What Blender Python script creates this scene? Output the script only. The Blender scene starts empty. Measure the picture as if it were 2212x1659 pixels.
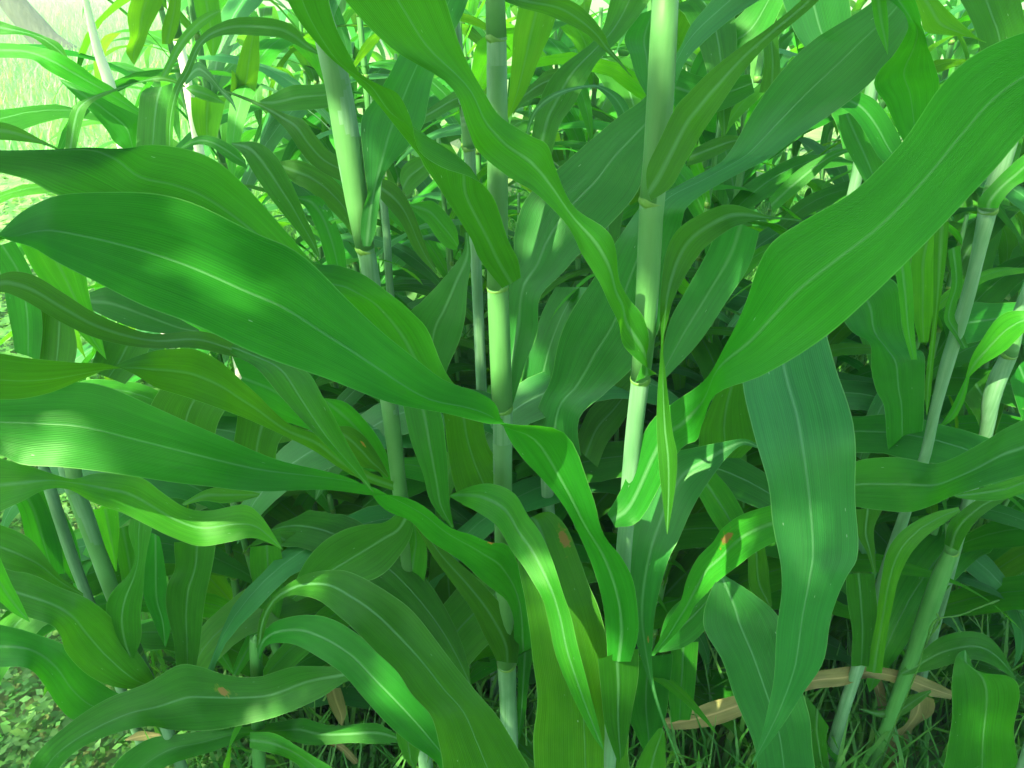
import bpy, math, random
import numpy as np
from mathutils import Vector, Matrix

# ------------------------------------------------------------------ camera, sky, sun, exposure
R = math.radians
sc = bpy.context.scene
COL = sc.collection
PITCH = R(29.0); CAMH = 1.5; FPX = 1660.0; CU, CV = 1106.0, 829.5
cam_d = bpy.data.cameras.new("camera")
cam = bpy.data.objects.new("camera", cam_d); COL.objects.link(cam)
cam.location = (0, 0, CAMH); cam.rotation_euler = (math.pi/2 - PITCH, 0, 0)
cam_d.sensor_width = 36; cam_d.lens = 36*FPX/2212; cam_d.clip_start = 0.02; cam_d.clip_end = 2000
sc.camera = cam

SUN_AZ = -138.0      # degrees from +Y towards +X
SUN_EL = 50.0
w = bpy.data.worlds.new("World"); sc.world = w; w.use_nodes = True
nt = w.node_tree; bg = nt.nodes['Background']
sky = nt.nodes.new('ShaderNodeTexSky'); sky.sky_type = 'NISHITA'; sky.sun_disc = False
sky.sun_elevation = R(SUN_EL); sky.sun_rotation = R(SUN_AZ); sky.air_density = 1.0; sky.dust_density = 4.0; sky.ozone_density = 0.4
nt.links.new(sky.outputs[0], bg.inputs[0]); bg.inputs[1].default_value = 0.15
sd = bpy.data.lights.new("sun", 'SUN'); sd.energy = 5.0; sd.angle = R(0.5); sd.color = (1.0, 0.90, 0.56)
so = bpy.data.objects.new("sun", sd); COL.objects.link(so)
az, el = R(SUN_AZ), R(SUN_EL)
SUNV = Vector((math.sin(az)*math.cos(el), math.cos(az)*math.cos(el), math.sin(el)))
so.rotation_euler = SUNV.to_track_quat('Z', 'Y').to_euler()
sc.view_settings.view_transform = 'Standard'; sc.view_settings.look = 'None'
sc.view_settings.exposure = 2.65; sc.view_settings.gamma = 1.0
sc.cycles.max_bounces = 8; sc.cycles.transmission_bounces = 6; sc.cycles.diffuse_bounces = 5
sc.cycles.transparent_max_bounces = 6

rnd = random.Random(7)
sp, cp = math.sin(PITCH), math.cos(PITCH)

def ray(u, v):
    x = (u-CU)/FPX; t = (v-CV)/FPX
    return np.array([x, cp - t*sp, -sp - t*cp])
def pix(u, v, Y):
    d = ray(u, v); return np.array([0, 0, CAMH]) + d*(Y/d[1])

# ------------------------------------------------------------------ materials
def nodes(name):
    m = bpy.data.materials.new(name); m.use_nodes = True
    t = m.node_tree; t.nodes.clear(); return m, t
def N(t, typ, **kw):
    n = t.nodes.new(typ)
    for k, v in kw.items():
        if k.startswith('i_'):
            n.inputs[int(k[2:])].default_value = v
        else: setattr(n, k, v)
    return n
def lk(t, a, b): t.links.new(a, b)
def math_(t, op, a, b=None, c=None, clamp=False):
    n = t.nodes.new('ShaderNodeMath'); n.operation = op; n.use_clamp = clamp
    for i, x in enumerate((a, b, c)):
        if x is None: continue
        if isinstance(x, (int, float)): n.inputs[i].default_value = x
        else: t.links.new(x, n.inputs[i])
    return n.outputs[0]
def mixc(t, f, a, b, typ='MIX'):
    n = t.nodes.new('ShaderNodeMix'); n.data_type = 'RGBA'; n.blend_type = typ
    if isinstance(f, (int, float)): n.inputs[0].default_value = f
    else: t.links.new(f, n.inputs[0])
    for i, x in ((6, a), (7, b)):
        if isinstance(x, tuple): n.inputs[i].default_value = (*x, 1)
        else: t.links.new(x, n.inputs[i])
    return n.outputs[2]
def ramp(t, f, stops):
    n = t.nodes.new('ShaderNodeValToRGB'); e = n.color_ramp.elements
    while len(e) < len(stops): e.new(0.5)
    for k, (p, c) in enumerate(stops): e[k].position = p; e[k].color = (*c, 1)
    t.links.new(f, n.inputs[0]); return n.outputs[0]

def leaf_material(name, c_a, c_b, trans, tw, rough=0.42, spec=0.5, wax=0.25, dry=False):
    m, t = nodes(name)
    uv = N(t, 'ShaderNodeUVMap', uv_map='uv')
    sx = N(t, 'ShaderNodeSeparateXYZ'); lk(t, uv.outputs[0], sx.inputs[0])
    U, V = sx.outputs[0], sx.outputs[1]
    oi = N(t, 'ShaderNodeObjectInfo')
    # fine parallel veins, then broader streaks
    def streak(su, sv, det, off):
        c = N(t, 'ShaderNodeCombineXYZ')
        lk(t, math_(t, 'MULTIPLY', U, su), c.inputs[0]); lk(t, math_(t, 'MULTIPLY', V, sv), c.inputs[1])
        lk(t, math_(t, 'MULTIPLY_ADD', oi.outputs['Random'], 37.0, off), c.inputs[2])
        n = N(t, 'ShaderNodeTexNoise'); n.inputs['Scale'].default_value = 1; n.inputs['Detail'].default_value = det
        lk(t, c.outputs[0], n.inputs['Vector']); return n.outputs['Fac']
    fine = streak(95, 5, 1, 0); broad = streak(14, 9, 3, 5); blot = streak(3, 14, 3, 9)
    wv = math_(t, 'SINE', math_(t, 'MULTIPLY', U, 300.0))
    base = mixc(t, math_(t, 'MULTIPLY_ADD', blot, 1.8, -0.4, clamp=True), c_a, c_b)
    hv = N(t, 'ShaderNodeHueSaturation'); lk(t, base, hv.inputs['Color'])
    lk(t, math_(t, 'MULTIPLY_ADD', oi.outputs['Random'], 0.018, 0.49), hv.inputs['Hue'])
    vv = math_(t, 'MULTIPLY_ADD', fine, 0.5, 0.74)
    vv = math_(t, 'MULTIPLY', vv, math_(t, 'MULTIPLY_ADD', broad, 0.35, 0.84))
    vv = math_(t, 'MULTIPLY', vv, math_(t, 'MULTIPLY_ADD', wv, 0.07, 1.0))
    vv = math_(t, 'MULTIPLY', vv, math_(t, 'MULTIPLY_ADD', oi.outputs['Random'], 0.3, 0.85))
    lk(t, vv, hv.inputs['Value'])
    col = hv.outputs[0]
    # midrib and margins
    dm = math_(t, 'ABSOLUTE', math_(t, 'SUBTRACT', U, 0.5))
    att = N(t, 'ShaderNodeAttribute', attribute_name='ribw')
    rw = att.outputs['Fac']
    rib = math_(t, 'SUBTRACT', 1.0, math_(t, 'DIVIDE', dm, math_(t, 'ADD', rw, 0.0001)), clamp=True)
    rib = math_(t, 'MULTIPLY', math_(t, 'POWER', rib, 0.7), 0.5)
    edge = math_(t, 'MULTIPLY', math_(t, 'SUBTRACT', dm, 0.487), 70.0, clamp=True)
    colnr = mixc(t, math_(t, 'MULTIPLY', rib, 0.8), col, (0.008, 0.05, 0.008))
    ribc = (0.13, 0.33, 0.16) if not dry else (0.5, 0.38, 0.2)
    col = mixc(t, rib, col, ribc)
    col = mixc(t, math_(t, 'MULTIPLY', edge, 0.7), col, (0.16, 0.38, 0.12) if not dry else (0.3, 0.2, 0.1))
    # lesion with its own shape
    sa = N(t, 'ShaderNodeAttribute', attribute_type='OBJECT', attribute_name='spot')
    ss = N(t, 'ShaderNodeSeparateXYZ'); lk(t, sa.outputs['Vector'], ss.inputs[0])
    du = math_(t, 'MULTIPLY', math_(t, 'SUBTRACT', U, ss.outputs[0]), 0.085)
    dv = math_(t, 'MULTIPLY', math_(t, 'SUBTRACT', V, ss.outputs[1]), 0.75)
    nz = streak(8, 160, 3, 2)
    dist = math_(t, 'SQRT', math_(t, 'ADD', math_(t, 'MULTIPLY', du, du), math_(t, 'MULTIPLY', dv, dv)))
    dist = math_(t, 'MULTIPLY', dist, math_(t, 'MULTIPLY_ADD', nz, 2.4, -0.1))
    inside = math_(t, 'DIVIDE', dist, math_(t, 'ADD', ss.outputs[2], 0.00001))
    lm = math_(t, 'MULTIPLY', math_(t, 'SUBTRACT', 1.0, inside), 6.0, clamp=True)
    halo = math_(t, 'MULTIPLY', math_(t, 'SUBTRACT', 1.5, inside), 1.6, clamp=True)
    col = mixc(t, math_(t, 'MULTIPLY', halo, 0.8), col, (0.10, 0.16, 0.015))
    col = mixc(t, lm, col, (0.17, 0.115, 0.045))
    # small pale scratches and grit
    if not dry:
        c = N(t, 'ShaderNodeCombineXYZ')
        lk(t, math_(t, 'MULTIPLY', U, 16.0), c.inputs[0]); lk(t, math_(t, 'MULTIPLY', V, 38.0), c.inputs[1])
        lk(t, math_(t, 'MULTIPLY', oi.outputs['Random'], 50.0), c.inputs[2])
        vo = N(t, 'ShaderNodeTexVoronoi'); vo.inputs['Scale'].default_value = 1; lk(t, c.outputs[0], vo.inputs['Vector'])
        s0 = N(t, 'ShaderNodeSeparateXYZ'); lk(t, vo.outputs['Color'], s0.inputs[0])
        pick = math_(t, 'GREATER_THAN', s0.outputs[0], 0.90)
        spk = math_(t, 'LESS_THAN', vo.outputs['Distance'], 0.075)
        col = mixc(t, math_(t, 'MULTIPLY', math_(t, 'MULTIPLY', pick, spk), 0.6), col, (0.35, 0.5, 0.36))
    # glaucous wax on the upper side
    geo = N(t, 'ShaderNodeNewGeometry')
    pr = N(t, 'ShaderNodeBsdfPrincipled')
    lk(t, col, pr.inputs['Base Color']); pr.inputs['Roughness'].default_value = rough
    pr.inputs['Specular IOR Level'].default_value = 0.0
    pr.inputs['Sheen Weight'].default_value = wax; pr.inputs['Sheen Roughness'].default_value = 0.45
    pr.inputs['Sheen Tint'].default_value = (0.62, 0.85, 0.85, 1)
    bp = N(t, 'ShaderNodeBump'); bp.inputs['Strength'].default_value = 0.35; bp.inputs['Distance'].default_value = 0.0012
    hgt = math_(t, 'ADD', math_(t, 'ADD', math_(t, 'MULTIPLY', wv, 0.10), math_(t, 'MULTIPLY', broad, 0.8)), math_(t, 'MULTIPLY', rib, -1.2))
    lk(t, hgt, bp.inputs['Height']); lk(t, bp.outputs[0], pr.inputs['Normal'])
    tr = N(t, 'ShaderNodeBsdfTranslucent')
    colnr = mixc(t, halo, colnr, col)
    tc = mixc(t, 1.0, colnr, trans, 'MULTIPLY')
    lk(t, tc, tr.inputs['Color']); lk(t, bp.outputs[0], tr.inputs['Normal'])
    mx = N(t, 'ShaderNodeMixShader'); mx.inputs[0].default_value = tw
    lk(t, pr.outputs[0], mx.inputs[1]); lk(t, tr.outputs[0], mx.inputs[2])
    gl = N(t, 'ShaderNodeBsdfGlossy'); gl.inputs['Roughness'].default_value = rough; gl.inputs['Color'].default_value = (0.6, 0.92, 0.66, 1)
    lk(t, bp.outputs[0], gl.inputs['Normal'])
    m2 = N(t, 'ShaderNodeMixShader'); m2.inputs[0].default_value = spec*0.10
    lk(t, mx.outputs[0], m2.inputs[1]); lk(t, gl.outputs[0], m2.inputs[2])
    out = N(t, 'ShaderNodeOutputMaterial'); lk(t, m2.outputs[0], out.inputs[0])
    return m

MAT = {}
MAT['leaf'] = leaf_material('sorghum_leaf', (0.0115, 0.104, 0.008), (0.018, 0.136, 0.0115), (4.6, 2.9, 0.8), 0.42, rough=.46, spec=.15, wax=.0)
MAT['pale'] = leaf_material('pale_leaf', (0.018, 0.150, 0.010), (0.032, 0.185, 0.014), (4.4, 2.7, 0.8), 0.45, rough=.46, spec=.15, wax=.0)
MAT['blue'] = leaf_material('waxy_leaf', (0.0105, 0.100, 0.016), (0.016, 0.128, 0.022), (3.2, 2.8, 0.6), 0.32, rough=0.44, spec=.3, wax=.08)
MAT['dry'] = leaf_material('dry_leaf', (0.10, 0.112, 0.04), (0.21, 0.21, 0.085), (1.2, 1.0, 0.6), 0.25, rough=0.7, spec=0.2, wax=0.0, dry=True)

def stalk_material(name, c1, c2, c3):
    m, t = nodes(name)
    tc = N(t, 'ShaderNodeTexCoord'); mp = N(t, 'ShaderNodeMapping'); mp.inputs['Scale'].default_value = (260, 260, 5)
    lk(t, tc.outputs['Object'], mp.inputs[0])
    n1 = N(t, 'ShaderNodeTexNoise'); n1.inputs['Scale'].default_value = 1; n1.inputs['Detail'].default_value = 2; lk(t, mp.outputs[0], n1.inputs['Vector'])
    mp2 = N(t, 'ShaderNodeMapping'); mp2.inputs['Scale'].default_value = (45, 45, 16); lk(t, tc.outputs['Object'], mp2.inputs[0])
    n2 = N(t, 'ShaderNodeTexNoise'); n2.inputs['Scale'].default_value = 1; n2.inputs['Detail'].default_value = 5; lk(t, mp2.outputs[0], n2.inputs['Vector'])
    c = mixc(t, math_(t, 'MULTIPLY_ADD', n2.outputs['Fac'], 3.0, -1.0, clamp=True), c1, c2)
    c = mixc(t, math_(t, 'MULTIPLY_ADD', n1.outputs['Fac'], 1.6, -0.45, clamp=True), c, c3)
    pr = N(t, 'ShaderNodeBsdfPrincipled'); lk(t, c, pr.inputs['Base Color']); pr.inputs['Roughness'].default_value = 0.55
    pr.inputs['Subsurface Weight'].default_value = 0.0
    bp = N(t, 'ShaderNodeBump'); bp.inputs['Strength'].default_value = 0.4; bp.inputs['Distance'].default_value = 0.001
    lk(t, n1.outputs['Fac'], bp.inputs['Height']); lk(t, bp.outputs[0], pr.inputs['Normal'])
    tr = N(t, 'ShaderNodeBsdfTranslucent'); lk(t, c, tr.inputs['Color'])
    mx = N(t, 'ShaderNodeMixShader'); mx.inputs[0].default_value = 0.18
    lk(t, pr.outputs[0], mx.inputs[1]); lk(t, tr.outputs[0], mx.inputs[2])
    out = N(t, 'ShaderNodeOutputMaterial'); lk(t, mx.outputs[0], out.inputs[0])
    return m
MAT['stalk'] = stalk_material('stalk_bloom', (0.08, 0.23, 0.11), (0.16, 0.33, 0.20), (0.055, 0.19, 0.065))
MAT['sunlit_bloom'] = stalk_material('sunlit_bloomed_stalk', (0.72, 0.80, 0.66), (0.86, 0.88, 0.80), (0.76, 0.82, 0.68))  # bloomed stalk with the whitening of full sun put into its colour
MAT['upsheath'] = stalk_material('young_sheath', (0.05, 0.20, 0.045), (0.08, 0.25, 0.08), (0.065, 0.225, 0.06))
MAT['sheath'] = stalk_material('leaf_sheath', (0.035, 0.19, 0.035), (0.05, 0.23, 0.05), (0.08, 0.27, 0.07))
MAT['collar'] = stalk_material('collar_band', (0.13, 0.28, 0.04), (0.09, 0.25, 0.045), (0.07, 0.21, 0.03))

def simple_mat(name, cols, scale, trans=0.0, rough=0.6, stretch=(1, 1, 1), bump=0.0):
    m, t = nodes(name)
    tc = N(t, 'ShaderNodeTexCoord'); mp = N(t, 'ShaderNodeMapping'); mp.inputs['Scale'].default_value = stretch
    lk(t, tc.outputs['Object'], mp.inputs[0])
    n = N(t, 'ShaderNodeTexNoise'); n.inputs['Scale'].default_value = scale; n.inputs['Detail'].default_value = 5
    lk(t, mp.outputs[0], n.inputs['Vector'])
    k = len(cols)
    c = ramp(t, n.outputs['Fac'], [(0.3+0.4*i/(k-1), cols[i]) for i in range(k)])
    pr = N(t, 'ShaderNodeBsdfPrincipled'); lk(t, c, pr.inputs['Base Color']); pr.inputs['Roughness'].default_value = rough
    if bump:
        b = N(t, 'ShaderNodeBump'); b.inputs['Strength'].default_value = bump; b.inputs['Distance'].default_value = 0.03
        lk(t, n.outputs['Fac'], b.inputs['Height']); lk(t, b.outputs[0], pr.inputs['Normal'])
    out = N(t, 'ShaderNodeOutputMaterial')
    if trans:
        tr = N(t, 'ShaderNodeBsdfTranslucent'); lk(t, mixc(t, 1.0, c, (2.2, 2.2, 0.8), 'MULTIPLY'), tr.inputs['Color'])
        mx = N(t, 'ShaderNodeMixShader'); mx.inputs[0].default_value = trans
        lk(t, pr.outputs[0], mx.inputs[1]); lk(t, tr.outputs[0], mx.inputs[2]); lk(t, mx.outputs[0], out.inputs[0])
    else: lk(t, pr.outputs[0], out.inputs[0])
    return m
MAT['soil'] = simple_mat('soil_and_litter', [(0.025, 0.08, 0.012), (0.04, 0.12, 0.02), (0.09, 0.14, 0.04), (0.04, 0.12, 0.02)], 5.0, rough=0.9, bump=0.6)
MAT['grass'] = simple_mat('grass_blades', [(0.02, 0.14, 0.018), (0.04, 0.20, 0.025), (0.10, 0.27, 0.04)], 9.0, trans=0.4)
MAT['weed'] = simple_mat('weed_leaves', [(0.02, 0.12, 0.015), (0.045, 0.18, 0.025), (0.10, 0.24, 0.045)], 14.0, trans=0.35)
MAT['straw'] = simple_mat('dry_straw', [(0.30, 0.20, 0.10), (0.50, 0.38, 0.22), (0.6, 0.5, 0.3)], 20.0, trans=0.1)
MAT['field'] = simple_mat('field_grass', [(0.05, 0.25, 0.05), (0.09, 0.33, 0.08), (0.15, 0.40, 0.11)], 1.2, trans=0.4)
MAT['fieldsoil'] = simple_mat('field_ground', [(0.07, 0.2, 0.03), (0.12, 0.30, 0.04), (0.2, 0.36, 0.07)], 0.8, rough=0.9, bump=0.3)
MAT['bark'] = simple_mat('tree_bark', [(0.012, 0.02, 0.010), (0.022, 0.032, 0.018), (0.04, 0.055, 0.03)], 6.0, rough=0.9, stretch=(3, 3, 0.6), bump=0.8)
MAT['crown'] = simple_mat('tree_foliage', [(0.02, 0.07, 0.015), (0.035, 0.10, 0.02)], 2.0, trans=0.12)

# ------------------------------------------------------------------ mesh helpers
def mesh_obj(name, verts, faces, mat, parent=None, uvs=None, ribw=None, smooth=True, origin=None):
    me = bpy.data.meshes.new(name)
    verts = np.asarray(verts, dtype=float)
    if origin is not None: verts = verts - np.asarray(origin)
    me.from_pydata(verts.tolist(), [], [tuple(int(i) for i in f) for f in faces])
    if uvs is not None:
        l = me.uv_layers.new(name='uv')
        vi = np.zeros(len(me.loops), dtype=int); me.loops.foreach_get('vertex_index', vi)
        l.data.foreach_set('uv', np.asarray(uvs, dtype=float)[vi].ravel())
    if ribw is not None:
        a = me.attributes.new('ribw', 'FLOAT', 'POINT'); a.data.foreach_set('value', np.asarray(ribw, dtype=float))
    if smooth: me.polygons.foreach_set('use_smooth', [True]*len(me.polygons))
    me.materials.append(MAT[mat] if isinstance(mat, str) else mat)
    o = bpy.data.objects.new(name, me); COL.objects.link(o)
    if parent is not None: o.parent = parent
    elif origin is not None: o.location = origin
    return o
def quads_mesh(name, V, mat, k=4):          # V: (n*k,3)
    n = len(V)//k
    me = bpy.data.meshes.new(name)
    me.vertices.add(n*k); me.vertices.foreach_set('co', np.asarray(V, dtype=np.float32).ravel())
    me.loops.add(n*k); me.loops.foreach_set('vertex_index', np.arange(n*k, dtype=np.int32))
    me.polygons.add(n); me.polygons.foreach_set('loop_start', np.arange(0, n*k, k, dtype=np.int32))
    me.polygons.foreach_set('loop_total', np.full(n, k, dtype=np.int32))
    me.update(calc_edges=True); me.validate()
    me.materials.append(MAT[mat])
    o = bpy.data.objects.new(name, me); COL.objects.link(o); return o

def crom(P, n):                             # Catmull-Rom through control points, n samples
    P = np.asarray(P, dtype=float); k = len(P)
    E = np.vstack([2*P[0]-P[1], P, 2*P[-1]-P[-2]])
    s = np.linspace(0, k-1, n); out = []
    for x in s:
        i = min(int(x), k-2); f = x-i
        p0, p1, p2, p3 = E[i], E[i+1], E[i+2], E[i+3]
        out.append(0.5*((2*p1)+(-p0+p2)*f+(2*p0-5*p1+4*p2-p3)*f*f+(-p0+3*p1-3*p2+p3)*f**3))
    return np.array(out)

def ribbon(name, A, M, B, mat, parent, origin, nq=9, hole=None, wave=1.0, seed=0, holes=()):
    """a leaf blade: three space curves (margin, midrib, margin) joined by a curved section"""
    n = len(A); r = random.Random(seed)
    ph = r.uniform(0, 6.28); fq = r.uniform(5, 9)
    W = np.linalg.norm(A-M, axis=1)+np.linalg.norm(B-M, axis=1)
    L = np.concatenate([[0], np.cumsum(np.linalg.norm(np.diff(M, axis=0), axis=1))])
    verts, uvs, rb = [], [], []
    for i in range(n):
        tan = M[min(i+1, n-1)]-M[max(i-1, 0)]; tan /= (np.linalg.norm(tan)+1e-9)
        ac = B[i]-A[i]; nr = np.cross(tan, ac); nr /= (np.linalg.norm(nr)+1e-9)
        for j in range(nq):
            q = j/(nq-1)
            p = A[i]*(1-q)*(1-2*q)+M[i]*4*q*(1-q)+B[i]*q*(2*q-1)
            e = abs(2*q-1)
            fold = -0.05*W[i]*(1-e)**2
            wv = wave*0.022*W[i]*e*e*math.sin(L[i]*fq*6.28+ph+(1.7 if q > .5 else 0))
            verts.append(p+nr*(wv+fold)); uvs.append((q, L[i])); rb.append(min(0.2, 0.0024/max(W[i], 0.004)*(1.3-0.9*L[i]/L[-1])))
    faces = []
    for i in range(n-1):
        for j in range(nq-1):
            faces.append((i*nq+j, i*nq+j+1, (i+1)*nq+j+1, (i+1)*nq+j))
    if holes:
        vv = np.array(verts); keep = []
        for f in faces:
            c = vv[list(f)].mean(0); d = c-np.array([0, 0, CAMH]); dep = d[1]*cp-d[2]*sp
            u = CU+FPX*d[0]/dep; v = CV-FPX*(d[1]*sp+d[2]*cp)/dep
            if not any(((u-h[0])/h[2])**2+((v-h[1])/h[3])**2 < 1 for h in holes): keep.append(f)
        faces = keep
    o = mesh_obj(name, verts, faces, mat, parent, uvs, rb, origin=origin)
    return o, np.array(verts), np.array(uvs)

def tube(name, P, rad, mat, parent, origin, ns=14):
    P = np.asarray(P, float); n = len(P); verts = []; faces = []
    for i in range(n):
        t = P[min(i+1, n-1)]-P[max(i-1, 0)]; t /= np.linalg.norm(t)+1e-9
        x = np.cross(t, [0, 1, 0.01]); x /= np.linalg.norm(x)+1e-9; y = np.cross(t, x)
        for j in range(ns):
            a = 2*math.pi*j/ns; verts.append(P[i]+rad[i]*(math.cos(a)*x+math.sin(a)*y))
    for i in range(n-1):
        for j in range(ns):
            k = (j+1) % ns; faces.append((i*ns+j, i*ns+k, (i+1)*ns+k, (i+1)*ns+j))
    faces.append(tuple(range(ns))[::-1]); faces.append(tuple((n-1)*ns+j for j in range(ns)))
    return mesh_obj(name, verts, faces, mat, parent, origin=origin)

def tag(o, label=None, cat=None, group=None, kind=None):
    if label: o['label'] = label
    if cat: o['category'] = cat
    if group: o['group'] = group
    if kind: o['kind'] = kind
    return o

# ------------------------------------------------------------------ traced plants
PL = {}
def plant(key, Y, st, label, collars=(), Yb=None, spike=.07, smat='stalk', group='sorghum plants in the front row', top=None):
    """st: list of (u, v, width in px) down the stalk; the stalk stands in the vertical plane at distance Y"""
    c = np.array([pix(u, v, Y) for u, v, _ in st])
    rd = [0.5*wd/FPX*np.linalg.norm(0) if False else 0.5*wd*((p[1])*cp-(p[2]-CAMH)*sp)/FPX for p, (_, _, wd) in zip(c, st)]
    d = c[-1]-c[-2]; d /= abs(d[2])+1e-9
    z = c[-1][2]; base = c[-1]+d*z*0.45; base = np.array([base[0], Y+(c[-1][1]-Y), 0.0])
    pts = list(c)+[c[-1]+(base-c[-1])*k for k in (0.25, 0.5, 0.75, 1.0)]
    rr = rd+[max(rd[-1], 0.009)*k for k in (1.0, 1.0, 1.05, 1.1)]
    if not top:                             # the rolled young leaf that ends a short shoot
        up = c[0]-c[1]; up /= np.linalg.norm(up)
        pts = [c[0]+up*spike, c[0]+up*spike*.5]+pts; rr = [.0008, rr[0]*.55]+rr
    if top:                                 # the stalk above the picture
        up = c[0]-c[1]; up /= np.linalg.norm(up)
        pts = [c[0]+up*top]+pts; rr = [rr[0]*0.55]+rr
    root = bpy.data.objects.new('sorghum_plant', None); COL.objects.link(root)
    root.location = tuple(base); root.empty_display_size = 0.05
    tag(root, label, 'sorghum plant', group)
    PL[key] = dict(root=root, base=base, Y=Y)
    s = crom(np.column_stack([np.array(pts), rr]), 60)
    tube('stalk', s[:, :3], np.maximum(s[:, 3], .0012), smat, root, base, 18)
    for cv in collars:                      # leaf collars ring the stalk
        us = np.interp(cv, [p[1] for p in st], [p[0] for p in st]); wd = np.interp(cv, [p[1] for p in st], [p[2] for p in st])
        p = pix(us, cv, Y); dep = p[1]*cp-(p[2]-CAMH)*sp; r0 = 0.5*wd*dep/FPX
        ax = pix(us+2, cv-30, Y)-p; ax /= np.linalg.norm(ax)
        sd_ = rnd.choice([-1, 1])
        at = ax+np.array([0.38*sd_, -0.3, 0]); at /= np.linalg.norm(at)
        Q = [p-at*0.005, p-at*0.002, p+at*.001, p+at*0.003]
        tube('collar', Q, [r0*1.03, r0*1.075, r0*1.08, r0*1.055], 'collar', root, base, 20)
        hgt = [0.0, .06, .14, .22, .30] if cv > 1260 or cv-st[0][1] > 240 or st[0][1] < 0 else [0, .01, .02, .03, .035]
        cc = [pix(np.interp(cv-k/.001*1.6, [q[1] for q in st], [q[0] for q in st]), cv-k/.001*1.6, Y) for k in hgt]
        wd_ = [0.5*np.interp(cv-k/.001*1.6, [q[1] for q in st], [q[2] for q in st])*(c_[1]*cp-(c_[2]-CAMH)*sp)/FPX for k, c_ in zip(hgt, cc)]
        tube('sheath', cc, [x*f for x, f in zip(wd_, (1.05, 1.045, 1.04, 1.035, 1.03))], 'upsheath', root, base, 18)
        # the sheath that clasps the stalk below the collar
        Q = [p-ax*0.004-ax*k for k in (0.14, 0.10, 0.05, 0.0)]
    return root

LEAFN = [0]
def leaf(pl, Ys, A, B, mat='leaf', M=None, s=None, label=None, spot=None, holes=(), nq=9, wave=1.0, cup=0.10, bias=0.5):
    LEAFN[0] += 1
    A = np.array(A, float).reshape(-1, 2); B = np.array(B, float).reshape(-1, 2)
    k = min(len(A), len(B))
    if len(A) != len(B): print('LEAF MISMATCH', LEAFN[0], pl, len(A), len(B)); 
    A, B = A[:k], B[:k]
    Mm = A*(1-bias)+B*bias
    for i, q in (M or {}).items(): Mm[i] = q
    n = max(26, k*4)
    a, b, m = crom(A, n), crom(B, n), crom(Mm, n)
    Yc = np.interp(np.linspace(0, 1, n), np.linspace(0, 1, len(Ys)), Ys)
    # smooth Y
    for _ in range(6): Yc[1:-1] = (Yc[:-2]+2*Yc[1:-1]+Yc[2:])/4
    if isinstance(s, (list, tuple)): s = np.interp(np.linspace(0, 1, n), np.linspace(0, 1, len(s)), s)
    else: s = np.full(n, s if s is not None else (1.0 if (B[:, 1]-A[:, 1]).mean() > 0 else -1.0))
    P = np.array([pix(m[i, 0], m[i, 1], Yc[i]) for i in range(n)])
    dep = P[:, 1]*cp-(P[:, 2]-CAMH)*sp
    h = 0.5*np.linalg.norm(a-b, axis=1)*dep/FPX
    hull = np.minimum(np.maximum.accumulate(h), np.maximum.accumulate(h[::-1])[::-1])
    for _ in range(4): hull[1:-1] = (hull[:-2]+2*hull[1:-1]+hull[2:])/4
    comp = np.sqrt(np.maximum(0, (hull*1.12)**2-h**2))
    PA = np.array([pix(a[i, 0], a[i, 1], Yc[i]+s[i]*comp[i]) for i in range(n)])
    PB = np.array([pix(b[i, 0], b[i, 1], Yc[i]-s[i]*comp[i]) for i in range(n)])
    P = np.array([pix(m[i, 0], m[i, 1], Yc[i]+cup*hull[i]) for i in range(n)])
    p = PL[pl]
    o, vv, uu = ribbon('leaf', PA, P, PB, mat, p['root'], p['base'], nq=nq, seed=LEAFN[0], holes=holes, wave=wave)
    if spot:
        su, sv, r = spot
        d = vv-np.array([0, 0, CAMH]); dp = d[:, 1]*cp-d[:, 2]*sp
        pu = CU+FPX*d[:, 0]/dp; pv = CV-FPX*(d[:, 1]*sp+d[:, 2]*cp)/dp
        j = int(np.argmin((pu-su)**2+(pv-sv)**2)); o['spot'] = [float(uu[j, 0]), float(uu[j, 1]), r]
    if label: o['label'] = label
    return o

plant('B', .68, [(1440,-40,54),(1432,100,58),(1422,300,56),(1408,430,52),(1402,560,50),(1395,700,46),(1383,820,40),(1368,950,37),(1355,1100,35),(1345,1230,34),(1330,1450,36)],
      'sorghum plant with the thick pale stalk right of centre, broad leaf rising rightward', (432, 818), top=.35)
plant('A', .85, [(1068,-40,40),(1072,60,42),(1074,200,44),(1075,400,43),(1074,600,44),(1082,800,44),(1086,900,42),(1085,1000,40),(1086,1060,38),(1090,1250,38),(1094,1425,41),(1097,1500,37),(1100,1600,38)],
      'sorghum plant with the whitish upright stalk rising in the very middle of the field', (80, 620, 880, 1432), top=.35)
plant('C', .92, [(690,20,50),(722,140,52),(742,250,56),(760,370,52),(785,520,40),(800,590,37),(830,800,34),(845,900,36),(857,1010,32),(870,1100,30),(886,1240,31),(894,1340,34)],
      'sorghum plant whose pale stalk leans left, yellow-green above its collar', (536, 1262), top=.3)
plant('D', .86, [(150,1030,34),(190,1130,34),(230,1250,30),(290,1400,28),(325,1480,26)],
      'sorghum plant at the lower left with the grey-green slanting stalk and hooked leaf', (1410,))
plant('D2', .98, [(100,1030,24),(125,1110,24),(155,1200,24),(185,1280,22)],
      'sorghum plant showing only a thin grey-green stalk behind the slanting lower-left stalk')
plant('E', .98, [(2150,400,38),(2136,445,38),(2112,553,28),(2087,653,28),(2046,786,28),(2020,886,22),(1998,986,22),(1965,1080,22),(1925,1200,26),(1895,1300,28),(1860,1420,26),(1820,1540,26),(1790,1650,28)],
      'sorghum plant near the right edge, bright thin stalk slanting under a fat collar', (452,), top=.3)
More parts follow.
